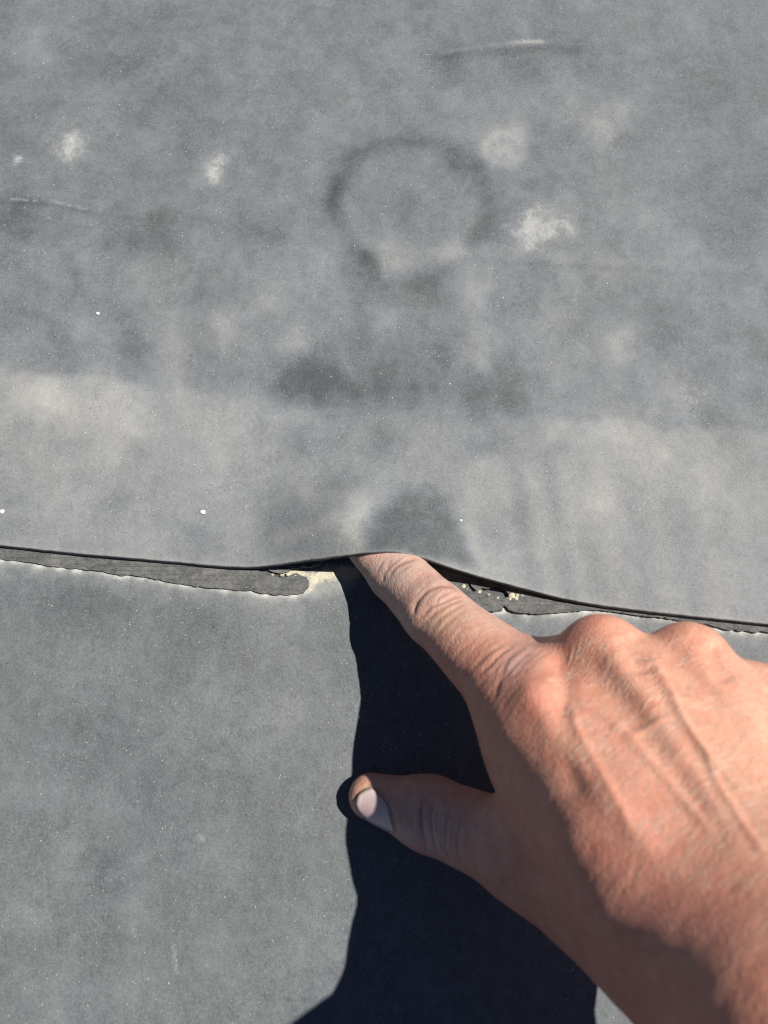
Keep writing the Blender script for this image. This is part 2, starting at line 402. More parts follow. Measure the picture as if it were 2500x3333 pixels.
dust_shade = np.where(under > 0, dust_shade*(1-.85*under)-.25*under, dust_shade); sand *= 1-.8*under
for pl, wd, am in (([(563,3080),(570,3125),(578,3172)], 4, .35), ([(434,3025),(436,3042)], 4, .25), ([(1072,2400),(1080,2470),(1070,2540),(1020,2620),(960,2690)], 4, .10), ([(650,2722),(660,2732)], 9, .35)):
    bb = np.nonzero(near & (Q[:, 1] > 2300))[0]
    d, f = seg_dist(Q[bb], pl); dust_shade[bb] += am*np.exp(-(d/wd)**2)
zz += wob*.004
V = np.stack([X, Y, zz], 1)/100
roof = mesh_obj('roof', V, grid_faces(len(xs), len(ys)), M_low, attrs={'dust_shade': dust_shade, 'sand': sand, 'chalk': chalk})
tag(roof, 'flat grey rubber roof sheet lying under the seam, dusty and shadowed by the hand', kind='structure')

# --- the upper sheet, its free edge lifted by the finger
FA, FB = np.array([.62, 4.75]), np.array([-1.0, 6.5])
def upper_base(X, Y, Q):
    near = Q[:, 0] > -5000
    z = np.full(len(X), .27)
    d1 = np.interp(Q[:, 0], [-400, 0, 300, 600, 850, 1150, 1700, 2500, 3000], [1165, 1195, 1225, 1265, 1300, 1325, 1345, 1405, 1440])
    z -= .13*smooth(40, -40, Q[:, 1]-d1)*near
    d2 = np.interp(Q[:, 0], [-400, 0, 300, 600, 900, 1250, 1700, 2500, 3000], [620, 648, 676, 708, 760, 810, 832, 878, 905])
    z += .06*np.exp(-((Q[:, 1]-d2)/24)**2)*near
    z += .05*smooth(20, -60, Q[:, 1]-d2)*near
    # seam plate pressing through
    C0 = at(1330, 655, .2); dx, dy = X-C0[0], Y-C0[1]
    r = np.hypot(dx, dy); th = np.arctan2(dy, dx)
    R = 2.82*(1+.025*np.cos(6*th+.4)+.02*np.cos(2*th))
    z += .15*smooth(R+.55, R-.35, r)
    z -= .022*np.exp(-((r-R+.75)/.35)**2)
    C1 = at(1650, 505, .2); r1 = np.hypot(X-C1[0], Y-C1[1]); z += .03*np.exp(-(r1/.8)**2)
    # crease near the top
    bb = np.nonzero(near & (Q[:, 1] < 330))[0]
    d, f = seg_dist(Q[bb], [(1380,190),(1480,163),(1600,148),(1700,137),(1765,137),(1850,142)])
    z[bb] += .05*np.exp(-(d/13)**2)*np.sin(np.pi*np.clip(f, 0, 1))**.6
    # dimples over the whole sheet
    z += (.065*value_noise(X, Y, 3.4, 31, 2)+.045*value_noise(X+.3*Y, Y, 1.7, 41, 2))*np.where(np.abs(X)+np.abs(Y) < 80, 1, .5)
    return z
def upper_top(X, Y, Q):
    ed = soft(edge_y, X, .35); v = np.maximum(Y-ed, 0)
    base = upper_base(X, Y, Q)
    flat = smooth(2.5, .1, v)
    base = base*(1-flat)+(.30+.25*(base-.27))*flat
    lift = np.maximum(soft(edge_z, X, .35)-.30, 0)
    Lv = 1.5+.5*smooth(.6, 2.0, lift)
    e = lift*np.exp(-(v/Lv)**1.7)
    ax = FB-FA; q = np.stack([X, Y], 1)-FA
    t = np.clip((q@ax)/(ax@ax), 0, 1); d = np.linalg.norm(q-t[:, None]*ax, axis=1)
    side = (q[:, 0]*ax[1]-q[:, 1]*ax[0])                     # >0 : right of the finger
    wdt = 3.1-1.2*smooth(-1.6, 1.6, side)
    tent = (2.14-.50*t-.30)*(.45*smooth(wdt+.95, .40, d)+.55*np.clip((wdt+1.1-d)/(wdt+.7), 0, 1)**1.25)*smooth(-1.6, .2, (q@ax)/np.sqrt(ax@ax)+1.2)
    k = .18; h = np.clip(.5+.5*(e-tent)/k, 0, 1)
    z = base+(tent*(1-h)+e*h+k*h*(1-h)-.045*0)
    return z
THK = .13
xs = axis_coords(-21, 26, .085, 600)
vrow = np.concatenate([[0, .012, .03, .06, .1], np.arange(.18, 28, .085)])
s_, a_ = .085, vrow[-1]; ext = []
while a_ < 600: s_ *= 1.35; a_ += s_; ext.append(a_)
vrow = np.concatenate([vrow, ext]); nv = len(vrow)
X = np.repeat(xs, nv); VV = np.tile(vrow, len(xs))
ed = soft(edge_y, X, .35)+.006*value_noise(X, X*0, .25, 77, 2)
Y = ed+VV
P0 = np.stack([X, Y, np.full_like(X, .25)], 1)
near = (np.abs(X) < 30) & (Y < 45)
Q = np.full((len(X), 2), -9999.0); Q[near] = to_px(P0[near])
Z = upper_top(X, Y, Q)
Q[near] = to_px(np.stack([X, Y, Z], 1)[near])
# dust of the upper sheet
chalk = .66*spots(Q, [q for q in SPOTS_UP if q[3] > .29])
dust_shade = .365+spots(Q, [(x, y, r, a*(.45 if a > .29 else 1)) for x, y, r, a in SPOTS_UP])+.03*value_noise(X, Y, 1.6, 51, 3)
d1 = np.interp(Q[:, 0], [-400, 0, 300, 600, 850, 1150, 1700, 2500, 3000], [1165, 1195, 1225, 1265, 1300, 1325, 1345, 1405, 1440])+18*value_noise(X, Y, 1.5, 61, 2)
mid = np.exp(-((Q[:, 0]-1300)/420)**2)
dust_shade += near*(.155-.07*mid)*smooth(-16, 24+50*mid, Q[:, 1]-d1)-near*(.035+.06*mid)*np.exp(-((Q[:, 1]-d1+70)/70)**2)
d2 = np.interp(Q[:, 0], [-400, 0, 300, 600, 900, 1250, 1700, 2500, 3000], [620, 648, 676, 708, 760, 810, 832, 878, 905])
dust_shade += near*(np.where(Q[:, 0] > 1150, .05, -.05)*np.exp(-((Q[:, 1]-d2)/24)**2)-np.where(Q[:, 0] > 1500, .07, 0)*np.exp(-((Q[:, 1]-d2-24)/12)**2))
dust_shade -= near*.05*smooth(1100, 500, Q[:, 1])
worn = [(850,1285),(900,1190),(1000,1150),(1120,1190),(1180,1080),(1330,1040),(1450,1090),(1500,1190),(1640,1170),(1700,1240),(1690,1310),(1500,1325),(1250,1320),(1000,1310)]
bb = np.nonzero(near & (Q[:, 1] > 850) & (Q[:, 1] < 1500))[0]
d, f = seg_dist(Q[bb], worn+worn[:1]); sd_ = np.where(in_poly(Q[bb], worn), -d, d)+26*value_noise(X[bb], Y[bb], .9, 171, 3)
dust_shade[bb] -= .145*smooth(60, -60, sd_)
mq = near & (Q[:, 1] > 820) & (Q[:, 1] < 1420)
dust_shade[mq] += .055*value_noise(X[mq], Y[mq]*.6, .8, 181, 3)+.03*value_noise(X[mq]*1.6, Y[mq]*.4, .6, 191, 2)
C0 = at(1330, 655, .2); r = np.hypot(X-C0[0], Y-C0[1]); th = np.arctan2(Y-C0[1], X-C0[0])
R = 2.82*(1+.03*np.cos(6*th+.4)+.02*np.cos(2*th))
bb = np.nonzero(near & (Q[:, 1] > 360) & (Q[:, 1] < 1000) & (np.abs(Q[:, 0]-1330) < 400))[0]
rim = [(1085,740),(1080,640),(1105,555),(1180,500),(1300,467),(1400,462),(1480,500),(1545,560),(1585,640),(1570,720),(1545,775)]
d, f = seg_dist(Q[bb]+np.stack([12*value_noise(X[bb], Y[bb], 1.1, 71, 2), 12*value_noise(X[bb], Y[bb], 1.1, 75, 2)], 1), rim)
dust_shade[bb] -= (.23+.06*smooth(1350, 1550, Q[bb, 0]))*np.exp(-(d/36)**2)*(.9+.35*value_noise(X[bb], Y[bb], 1.6, 73, 2))
bb = np.nonzero(near & (Q[:, 1] > 700) & (Q[:, 1] < 1000) & (np.abs(Q[:, 0]-1400) < 400))[0]
d, f = seg_dist(Q[bb], [(1195,785),(1250,838),(1310,862),(1390,846),(1480,818),(1570,806)]); dust_shade[bb] += .11*np.exp(-(d/24)**2)
d, f = seg_dist(Q[bb], [(1190,850),(1260,905),(1340,925),(1480,895)]); dust_shade[bb] -= .13*np.exp(-(d/38)**2)
C1 = at(1640, 490, .2); r1 = np.hypot((X-C1[0]), (Y-C1[1])); dust_shade += .16*np.exp(-((r1-.8)/.25)**2)
bb = np.nonzero(near & (Q[:, 1] < 330))[0]
d, f = seg_dist(Q[bb], [(1380,188),(1470,163),(1600,147),(1700,136),(1765,136)]); dust_shade[bb] += (.12+.42*smooth(.55, .85, f))*np.exp(-(d/7)**2)*smooth(0, .2, f)
d, f = seg_dist(Q[bb], [(1420,190),(1600,168),(1760,158),(1880,165)]); dust_shade[bb] -= .16*np.exp(-(d/18)**2)
bb = np.nonzero(near & (Q[:, 1] > 560) & (Q[:, 1] < 800))[0]
d, f = seg_dist(Q[bb], [(0,645),(95,652),(175,656),(260,675),(370,690),(520,708)])
dust_shade[bb] += .35*np.exp(-(d/4)**2)*(value_noise(X[bb], Y[bb], .16, 81, 1) > -.1)*smooth(1, .5, f)
d, f = seg_dist(Q[bb], [(0,657),(95,662),(175,668),(260,687),(370,702),(520,720),(900,745)])
dust_shade[bb] -= (.10*np.exp(-(d/6)**2)*smooth(1, .3, f))
# wiped bare where the sheet is lifted over the finger, and streaks down to the edge
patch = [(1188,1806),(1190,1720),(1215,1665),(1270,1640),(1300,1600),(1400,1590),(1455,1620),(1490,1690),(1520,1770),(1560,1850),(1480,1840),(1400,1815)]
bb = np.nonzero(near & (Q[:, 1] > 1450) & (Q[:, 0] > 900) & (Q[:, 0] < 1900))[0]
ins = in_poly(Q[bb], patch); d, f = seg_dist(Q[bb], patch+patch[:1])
sd_ = np.where(ins, -d, d); dust_shade[bb] -= .36*smooth(34, -34, sd_+8*value_noise(X[bb], Y[bb], .4, 91, 2))
d, f = seg_dist(Q[bb], [(1150,1800),(1150,1700),(1170,1640)]); dust_shade[bb] += .26*np.exp(-(d/55)**2)  # pale dust, lightened further to cancel the shade on the left slope
d, f = seg_dist(Q[bb], [(1520,1720),(1545,1790),(1570,1840)]); dust_shade[bb] += .16*np.exp(-(d/30)**2)
for sx, am in ((1640,.06),(1740,.09),(1850,.07),(1960,.08),(2130,.06),(2290,.05)):
    dust_shade += near*am*np.exp(-((Q[:, 0]-sx-.15*(Q[:, 1]-1600))/28)**2)*smooth(1420, 1560, Q[:, 1])
for sx, am in ((1690,.09),(1800,.08),(2050,.07),(2210,.06)):
    dust_shade -= near*am*np.exp(-((Q[:, 0]-sx-.15*(Q[:, 1]-1600))/26)**2)*smooth(1420, 1560, Q[:, 1])
d, f = seg_dist(Q[bb], [(820,1790),(960,1740),(1100,1690)]); dust_shade[bb] += .14*np.exp(-(d/22)**2)
dust_shade += .14*np.exp(-(VV/.10)**2)
drop = np.where(VV < .012, .02, np.where(VV < .03, .006, 0))           # softly rounded lip
top = np.stack([X, Y, Z-drop], 1)
nb = int(np.searchsorted(vrow, 9.0)); nx_ = len(xs)
sel = (np.arange(len(X)) % nv) < nb
bot = top[sel].copy(); bot[:, 2] -= THK; bot[:, 1] -= np.where(np.isclose(np.tile(vrow[:nb], nx_) , 0), .05, 0)
nx = len(xs)
Vt = np.concatenate([top, bot])/100
Ft = grid_faces(nx, nv); Fb = grid_faces(nx, nb, len(top))[:, ::-1]
i = np.arange(nx-1); a0, a1 = i*nv, (i+1)*nv; b0, b1 = len(top)+i*nb, len(top)+(i+1)*nb
Fe = np.stack([a0, b0, b1, a1], 1)
da = np.concatenate([dust_shade, np.full(len(bot), -.15)])
sheet = mesh_obj('membrane_sheet', Vt, np.concatenate([Ft, Fb, Fe]), M_up, attrs={'dust_shade': da, 'sand': np.zeros(len(da)), 'chalk': np.concatenate([chalk, np.zeros(len(bot))])})
tag(sheet, 'dusty grey rubber sheet with a round plate bulge, its loose edge lifted by a finger', 'roofing sheet')
UX, UV_, UZ = xs, vrow, Z.reshape(nx, nv)
def sheet_z(x, y):
    v = max(0, y-float(edge_y(np.array([x]))[0]))
    return float(UZ[min(max(np.searchsorted(UX, x), 0), nx-1), min(np.searchsorted(UV_, v), nv-1)])

# ------------------------------------------------------------------ seam tape
def roughen(poly, step, amp, seed):
    out = []; r = random.Random(seed); n = len(poly)
    for i in range(n):
        a, b = np.array(poly[i]), np.array(poly[(i+1) % n]); k = max(1, int(np.linalg.norm(b-a)/step))
        for j in range(k):
            p = a+(b-a)*j/k
            out.append((p[0]+r.uniform(-amp, amp), p[1]+r.uniform(-amp, amp)))
    return out
def slab(name, outer, holes, z0, z1, mat, parent=None, seed=1, step=.09, amp=.018, curl=0.0):
    loops = [roughen(outer, step, amp, seed)]+[roughen(h, step*.7, amp*.7, seed+3) for h in holes]
    tess = tessellate_polygon([[Vector((x, y, 0)) for x, y in lp] for lp in loops])
    flat = [p for lp in loops for p in lp]; n = len(flat); V = []
    for z in (z1, z0):
        for x, y in flat:
            w_ = .012*math.sin(x*3.1+seed)+.01*math.sin(x*9.7+y*6)
            V.append((x/100, y/100, (z+(w_ if z == z1 else 0))/100))
    bm = bmesh.new(); vs = [bm.verts.new(v) for v in V]
    for t in tess:
        a, b, c = (vs[i] for i in t)
        nrm = (b.co-a.co).cross(c.co-a.co).z
        if nrm < 0: b, c = c, b
        try: bm.faces.new((a, b, c))
        except ValueError: pass
    o = 0
    for lp in loops:
        k = len(lp)
        for i in range(k):
            j = (i+1) % k
            try: bm.faces.new((vs[o+i], vs[o+j], vs[n+o+j], vs[n+o+i]))
            except ValueError: pass
        o += k
    bmesh.ops.recalc_face_normals(bm, faces=bm.faces)
    me = bpy.data.meshes.new(name); bm.to_mesh(me); bm.free()
    me.materials.append(mat); ob = bpy.data.objects.new(name, me); C.objects.link(ob)
    if parent: ob.parent = parent
    return ob
def lump(name, px, py, z, r, mat, parent=None, flat=.6, seed=0):
    c = at(px, py, z); bm = bmesh.new(); bmesh.ops.create_icosphere(bm, subdivisions=3, radius=1)
    for v in bm.verts:
        k = 1+.35*mnoise.noise(v.co*1.6+Vector((seed*3.1, 0, 0)))+.18*mnoise.noise(v.co*4+Vector((seed, 5, 0)))
        v.co = Vector((v.co.x*r*k*1.15, v.co.y*r*k, v.co.z*r*k*flat))/100
    for f in bm.faces: f.smooth = True
    me = bpy.data.meshes.new(name); bm.to_mesh(me); bm.free(); me.materials.append(mat)
    o = bpy.data.objects.new(name, me); C.objects.link(o); o.location = Vector(c)/100
    if parent: o.parent = parent
    return o
tl = slab('seam_tape', to_w(TAPE_L, .14), [], .02, .14, M_tape, seed=2)
tag(tl, 'torn black seam tape strip sticking out below the sheet, left of the finger', 'seam tape', 'torn seam tape strips under the sheet edge')
tr = slab('seam_tape', to_w(TAPE_R, .16), [to_w(HOLE_R, .16), to_w(HOLE_R2, .16)], .02, .16, M_tape, seed=5)
tag(tr, 'cracked black seam tape strip with yellow crumbs and a hole, right of the finger', 'seam tape', 'torn seam tape strips under the sheet edge')
for k, (px, py, r, fl) in enumerate(((1668,1940,.10,.35),(1680,1947,.07,.4),(1660,1950,.05,.5),(1684,1938,.05,.5),(1510,1908,.09,.25),(1522,1918,.05,.4),(1560,1926,.06,.3),(1592,1935,.035,.5),(1700,1938,.03,.5),(1620,1946,.035,.5))):
    lump('adhesive_lump', px, py, .155, r, M_sand, tr, fl, k)
for k, (px, py, r, fl) in enumerate(((936,1869,.06,.35),(962,1874,.045,.4),(946,1884,.03,.5),(915,1872,.03,.5))):
    lump('adhesive_lump', px, py, .115, r, M_sand, tl, fl, k+20)

# ------------------------------------------------------------------ crumbs and grit lying on the sheets
for (px, py, r, lab) in ((660,1667,.085,'round white crumb on the upper sheet, left of centre, above the seam'),
                         (318,1020,.065,'small white crumb on the upper sheet, upper left, below the pale dusty spots'),
                         (6,1665,.08,'white crumb on the upper sheet at the very left border'),
                         (1500,1694,.045,'tiny white crumb on the bare dark patch above the finger')):
    c = at(px, py, .28); z = sheet_z(c[0], c[1]); c = at(px, py, z)
    o = lump('white_crumb', px, py, sheet_z(c[0], c[1])+r*.25, r, M_white, None, .55, int(px))
    tag(o, lab, 'crumb', 'white crumbs on the upper sheet')
def grit(name, pts, mat, lo, hi):
    V, F = [], []; base = np.array([(1,0,0),(-1,0,0),(0,1,0),(0,-1,0),(0,0,1),(0,0,-1)], float)
    tri = [(0,2,4),(2,1,4),(1,3,4),(3,0,4),(2,0,5),(1,2,5),(3,1,5),(0,3,5)]
    for k, p in enumerate(pts):
        s = lo+(hi-lo)*rng.random()**3; a = rng.uniform(0, 6.3); ca, sa = math.cos(a), math.sin(a)
        sc = np.array([rng.uniform(.7, 1.7), rng.uniform(.5, 1), rng.uniform(.5, .9)])*s
        b = base*sc; b = np.stack([b[:, 0]*ca-b[:, 1]*sa, b[:, 0]*sa+b[:, 1]*ca, b[:, 2]], 1)+p
        V.append(b); F += [[i+6*k for i in t] for t in tri]
    return mesh_obj(name, np.concatenate(V)/100, np.array(F), mat, smooth_shade=False)
pts = []
for _ in range(3400):
    x, y = rng.uniform(-12, 11), rng.uniform(-9, 4.6)
    if y < float(edge_y(np.array([x]))[0])-.5: pts.append((x, y, .012))
grit_low = grit('grit', pts, M_white, .007, .022)
tag(grit_low, 'fine pale grit scattered over the lower roof sheet', 'grit', kind='stuff')
pts = []
for _ in range(5200):
    py = rng.uniform(0, 1800); px = rng.uniform(-50, 2550)
    c = at(px, py, .28); x, y = c[0], c[1]
    if y > float(edge_y(np.array([x]))[0])+.1: pts.append((x, y, sheet_z(x, y)+.004))
grit_up = grit('grit', pts, M_white, .007, .024)
tag(grit_up, 'fine pale grit scattered over the upper rubber sheet', 'grit', kind='stuff')

# ------------------------------------------------------------------ meshing the hand : surface nets on the blocks the skin passes through
def build_hand(h=.055, B=16):
    lo = np.array([-2.5, -15.5, -.3]); hi = np.array([16, 8.5, 20.5])
    nb = np.ceil((hi-lo)/(h*B)).astype(int)
    bi = np.stack(np.meshgrid(*[np.arange(k) for k in nb], indexing='ij'), -1).reshape(-1, 3)
    cen = (lo+(bi+.5)*h*B).astype(np.float32)
    act = bi[np.abs(hand_sdf(cen)) < h*B*.5*1.75+.35]
    dims = nb*B+2
    key = lambda c: (c[..., 0]*dims[1]+c[..., 1])*dims[2]+c[..., 2]
    loc = np.stack(np.meshgrid(*[np.arange(B+1)]*3, indexing='ij'), -1)
    cells_k, cells_p, edges = [], [], []
    for s in range(0, len(act), 64):
        b = act[s:s+64]
        gi = b[:, None, None, None, :]*B+loc[None]
        D = hand_sdf((lo+gi*h).astype(np.float32))
        S = D < 0
        cnt = sum(S[:, i:B+i, j:B+j, k:B+k].astype(np.int8) for i in (0, 1) for j in (0, 1) for k in (0, 1))
        n, i, j, k = np.nonzero((cnt > 0) & (cnt < 8))
        g = gi[n, i, j, k]
        acc = np.zeros((len(n), 3)); cn = np.zeros(len(n))
        for axx in range(3):
            o1, o2 = [a for a in range(3) if a != axx]
            for u in (0, 1):
                for v in (0, 1):
                    off = np.zeros(3, int); off[o1] = u; off[o2] = v; off2 = off.copy(); off2[axx] = 1
                    da = D[n, i+off[0], j+off[1], k+off[2]]; db = D[n, i+off2[0], j+off2[1], k+off2[2]]
                    c = (da < 0) != (db < 0); t = np.where(c, da/(da-db+1e-12), 0)
                    p = np.tile(off, (len(n), 1)).astype(float); p[:, axx] += t
                    acc += np.where(c[:, None], p, 0); cn += c
        cells_k.append(key(g)); cells_p.append(lo+(g+acc/cn[:, None])*h)
        for axx in range(3):
            sl0 = [slice(None)]+[slice(0, B)]*3; sl1 = list(sl0); sl1[axx+1] = slice(1, B+1)
            A0, A1 = S[tuple(sl0)], S[tuple(sl1)]
            n, i, j, k = np.nonzero(A0 != A1)
            edges.append((axx, gi[n, i, j, k], A0[n, i, j, k]))
    K = np.concatenate(cells_k); P = np.concatenate(cells_p)
    K, ui = np.unique(K, return_index=True); P = P[ui]
    quads = []
    for axx, g, ins in edges:
        o1, o2 = (axx+1) % 3, (axx+2) % 3
        e1 = np.zeros(3, int); e1[o1] = 1; e2 = np.zeros(3, int); e2[o2] = 1
        ks = [key(g-e1-e2), key(g-e2), key(g), key(g-e1)]
        ii = [np.clip(np.searchsorted(K, q), 0, len(K)-1) for q in ks]
        ok = np.all([K[a] == q for a, q in zip(ii, ks)], 0)
        q = np.stack(ii, 1); q[~ins] = q[~ins][:, ::-1]
        quads.append(q[ok])
    F = np.concatenate(quads)
    return P, F
def normals(P, e=.02):
    P = P.astype(np.float32)
    g = np.stack([hand_sdf(P+np.array(d, np.float32)*e)-hand_sdf(P-np.array(d, np.float32)*e) for d in ((1,0,0),(0,1,0),(0,0,1))], 1)
    return g/(np.linalg.norm(g, axis=1)[:, None]+1e-9)
HP, HF = build_hand()
HN = normals(HP)
HP = HP-HN*hand_sdf(HP.astype(np.float32))[:, None]
HQ = to_px(HP)
view = np.array([0, 0, CAM_H*100])-HP; view /= np.linalg.norm(view, axis=1)[:, None]
FACE = smooth(.0, .3, (HN*view).sum(1))
# keep the folded fingers out of the tracing
VIS = FACE*(HP[:, 2] > .2)
FIST = np.zeros(len(HP), bool)
for f in 'mrp':
    for a, b in (('mcp','pip'),('pip','dip'),('dip','tip')):
        FIST |= (rcone(HP.astype(np.float32), J[f+a], J[f+b], .98, .9) < .12) & (HP[:, 2] < 3.6)
VIS[FIST] = 0
disp = np.zeros(len(HP)); crease = np.zeros(len(HP))
def stroke(pts, width, depth, dark=0.0, taper=True, zmin=None):
    """a fold (depth > 0) or a ridge (depth < 0) along a line traced on the skin"""
    p = np.array(pts, float); pad = width*3
    m = (VIS > 0) & (HQ[:, 0] > p[:, 0].min()-pad) & (HQ[:, 0] < p[:, 0].max()+pad) & (HQ[:, 1] > p[:, 1].min()-pad) & (HQ[:, 1] < p[:, 1].max()+pad)
    i = np.nonzero(m)[0]
    if not len(i): return
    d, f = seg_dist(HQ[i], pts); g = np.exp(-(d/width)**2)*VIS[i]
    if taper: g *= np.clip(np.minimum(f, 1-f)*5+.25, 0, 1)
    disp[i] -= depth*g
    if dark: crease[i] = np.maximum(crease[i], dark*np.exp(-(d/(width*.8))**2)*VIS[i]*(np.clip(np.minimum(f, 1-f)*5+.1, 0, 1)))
def mound(x, y, r, hgt, ry=None, rot=0):
    dx, dy = HQ[:, 0]-x, HQ[:, 1]-y; c, s = math.cos(rot), math.sin(rot)
    u, v = dx*c+dy*s, -dx*s+dy*c
    disp[:] += hgt*np.exp(-(u/r)**2-(v/(ry or r))**2)*VIS
# index finger, end joint
for pts, w_, dp, dk in (
 ([(1243,1897),(1249,1868),(1270,1841),(1304,1820)], 6, .035, .8), ([(1260,1880),(1287,1847),(1321,1828),(1352,1820)], 6, .04, .9),
 ([(1258,1855),(1262,1835),(1275,1818)], 5, .02, .5), ([(1290,1870),(1315,1850),(1345,1840)], 5, .015, .3), ([(1225,1870),(1236,1845),(1250,1822)], 5, .015, .4),
 # middle joint: the oval pad and the folds under it
 ([(1347,2000),(1350,1975),(1359,1953),(1388,1923),(1430,1906),(1468,1906),(1492,1921)], 7, .07, .9),
 ([(1368,2014),(1401,1978),(1443,1961),(1477,1944),(1504,1936)], 6, .05, .8), ([(1380,2028),(1422,1990),(1464,1965),(1508,1948)], 6, .04, .5),
 ([(1403,2043),(1443,2003),(1485,1978),(1514,1961)], 6, .03, .4), ([(1418,1966),(1430,1945),(1450,1932),(1474,1928)], 5, .03, .4), ([(1425,2058),(1462,2020),(1510,1985)], 6, .02, .2),
 ([(1380,1985),(1392,1955),(1420,1934)], 5, .015, .2), ([(1340,1975),(1350,1945),(1375,1918),(1405,1900)], 7, .02, .2),
 # big knuckle
 ([(1622,2205),(1657,2141),(1715,2097)], 7, .03, .5), ([(1642,2212),(1681,2159),(1738,2111)], 7, .035, .6), ([(1672,2205),(1711,2153),(1762,2117)], 7, .03, .5),
 ([(1536,2170),(1590,2123),(1669,2079)], 8, .025, .2), ([(1560,2195),(1610,2145),(1690,2085)], 7, .025, .3), ([(1600,2200),(1640,2150),(1700,2092)], 7, .022, .4),
 ([(1610,2270),(1628,2215),(1650,2175)], 8, .03, .4), ([(1700,2195),(1735,2155),(1785,2122)], 7, .022, .3), ([(1585,2180),(1625,2130),(1680,2085)], 6, .02, .2),
 # thumb joint
 ([(1374,2605),(1371,2653),(1375,2704),(1390,2785)], 5, 0.0275, 1.0), ([(1411,2617),(1402,2662),(1409,2721),(1423,2795)], 5, 0.0193, .8), ([(1425,2630),(1419,2670),(1424,2720)], 4, 0.0138, .6),
 ([(1466,2634),(1451,2687),(1449,2759),(1462,2805)], 5, 0.0154, .6), ([(1504,2653),(1489,2717),(1492,2790)], 5, 0.0110, .4), ([(1436,2640),(1432,2700),(1440,2770)], 4, 0.0099, .4),
 ([(1346,2640),(1342,2690),(1352,2745)], 5, 0.0083, .4), ([(1530,2690),(1518,2750),(1525,2810)], 6, 0.0083, .25), ([(1480,2640),(1470,2700),(1472,2780)], 4, 0.0083, .35),
 ([(1540,2800),(1590,2780),(1630,2800)], 8, 0.0083, .2), ([(1520,2830),(1570,2810),(1620,2840)], 8, 0.0083, .2)):
    stroke(pts, w_, dp, dk)
stroke([(1150,2606),(1172,2572),(1205,2557),(1232,2578),(1256,2606),(1272,2636),(1282,2668),(1290,2706)], 7, .035, .6, taper=False)
mound(1428, 1945, 55, .05, 40, -.6); mound(1740, 2262, 75, .20, 60, .3); mound(1935, 2045, 80, .07); mound(2205, 2062, 75, .06)
# hollow beside the knuckles, tendons and veins on the back of the hand
for pts, w_, dp in (
 ([(1805,2120),(1835,2190),(1840,2270),(1822,2340)], 38, .13), ([(1822,2340),(1850,2480),(1890,2600)], 40, .06), ([(2050,2060),(2075,2130),(2090,2200)], 45, .11),
 ([(2310,2085),(2340,2150),(2370,2230)], 45, .09),
 ([(1740,2280),(1900,2500),(2150,2800)], 45, -.09), ([(1965,2090),(2040,2200),(2210,2450),(2420,2760)], 40, -.10), ([(2225,2110),(2330,2240),(2500,2450)], 40, -.09),
 ([(2060,2150),(2130,2160),(2185,2260),(2235,2360),(2290,2440),(2400,2560)], 15, -.085), ([(2185,2260),(2280,2290),(2380,2350),(2500,2420)], 14, -.06),
 ([(1960,2320),(2050,2400),(2130,2490),(2220,2600),(2320,2710)], 16, -.06), ([(2290,2440),(2340,2560),(2430,2700),(2500,2790)], 15, -.06), ([(2050,2400),(2100,2380),(2190,2330)], 12, -.04),
 ([(1850,2270),(1880,2380),(1960,2520),(2060,2700)], 16, -.055), ([(2330,2260),(2400,2300),(2500,2380)], 14, -.045)):
    stroke(pts, w_, dp, 0)
# skin relief: slight unevenness everywhere
nzv = value_noise(HP[:, 0]+.4*HP[:, 2], HP[:, 1]-.3*HP[:, 2], .9, 101, 3)
disp += .012*nzv+.003*value_noise(HQ[:, 0]*.8+HQ[:, 1]*.6, (HQ[:, 1]*.8-HQ[:, 0]*.6)*.35, 34, 131, 2)*VIS
# cross lines along the index finger
ax0 = np.array(J['imcp'])-np.array(J['itip']); ax0 /= np.linalg.norm(ax0)
ta = (HP-np.array(J['itip']))@ax0
fin = (HP[:, 0]+.0 < 4.2) & (HP[:, 1] > .2) & (~FIST)
disp[fin] += .0025*np.sin(ta[fin]*27+3*value_noise(HP[fin, 0], HP[fin, 2], .7, 111, 2))*VIS[fin]
# fine creases running across the back of the hand and the finger
rs = np.random.default_rng(55)
for _ in range(170):
    x0, y0 = rs.uniform(1560, 2480), rs.uniform(2080, 2950)
    a = math.radians(rs.normal(-58, 14)); ln = rs.uniform(40, 130); b = rs.normal()*12
    pl = [(x0, y0), (x0+math.cos(a)*ln*.5+b, y0+math.sin(a)*ln*.5), (x0+math.cos(a)*ln, y0+math.sin(a)*ln)]
    stroke(pl, 6, rs.uniform(.002, .006), rs.uniform(.05, .2))
for _ in range(60):
    t = rs.uniform(0, 1); x0, y0 = 1290+t*330, 1880+t*330
    a = math.radians(rs.normal(-47, 9)); ln = rs.uniform(50, 150); x0 -= math.cos(a)*ln*.6+rs.normal()*25; y0 -= math.sin(a)*ln*.6-rs.normal()*25
    stroke([(x0, y0), (x0+math.cos(a)*ln*.5+6, y0+math.sin(a)*ln*.5+4), (x0+math.cos(a)*ln, y0+math.sin(a)*ln)], 5, rs.uniform(.002, .006), rs.uniform(.08, .32))
HP = HP+HN*disp[:, None]
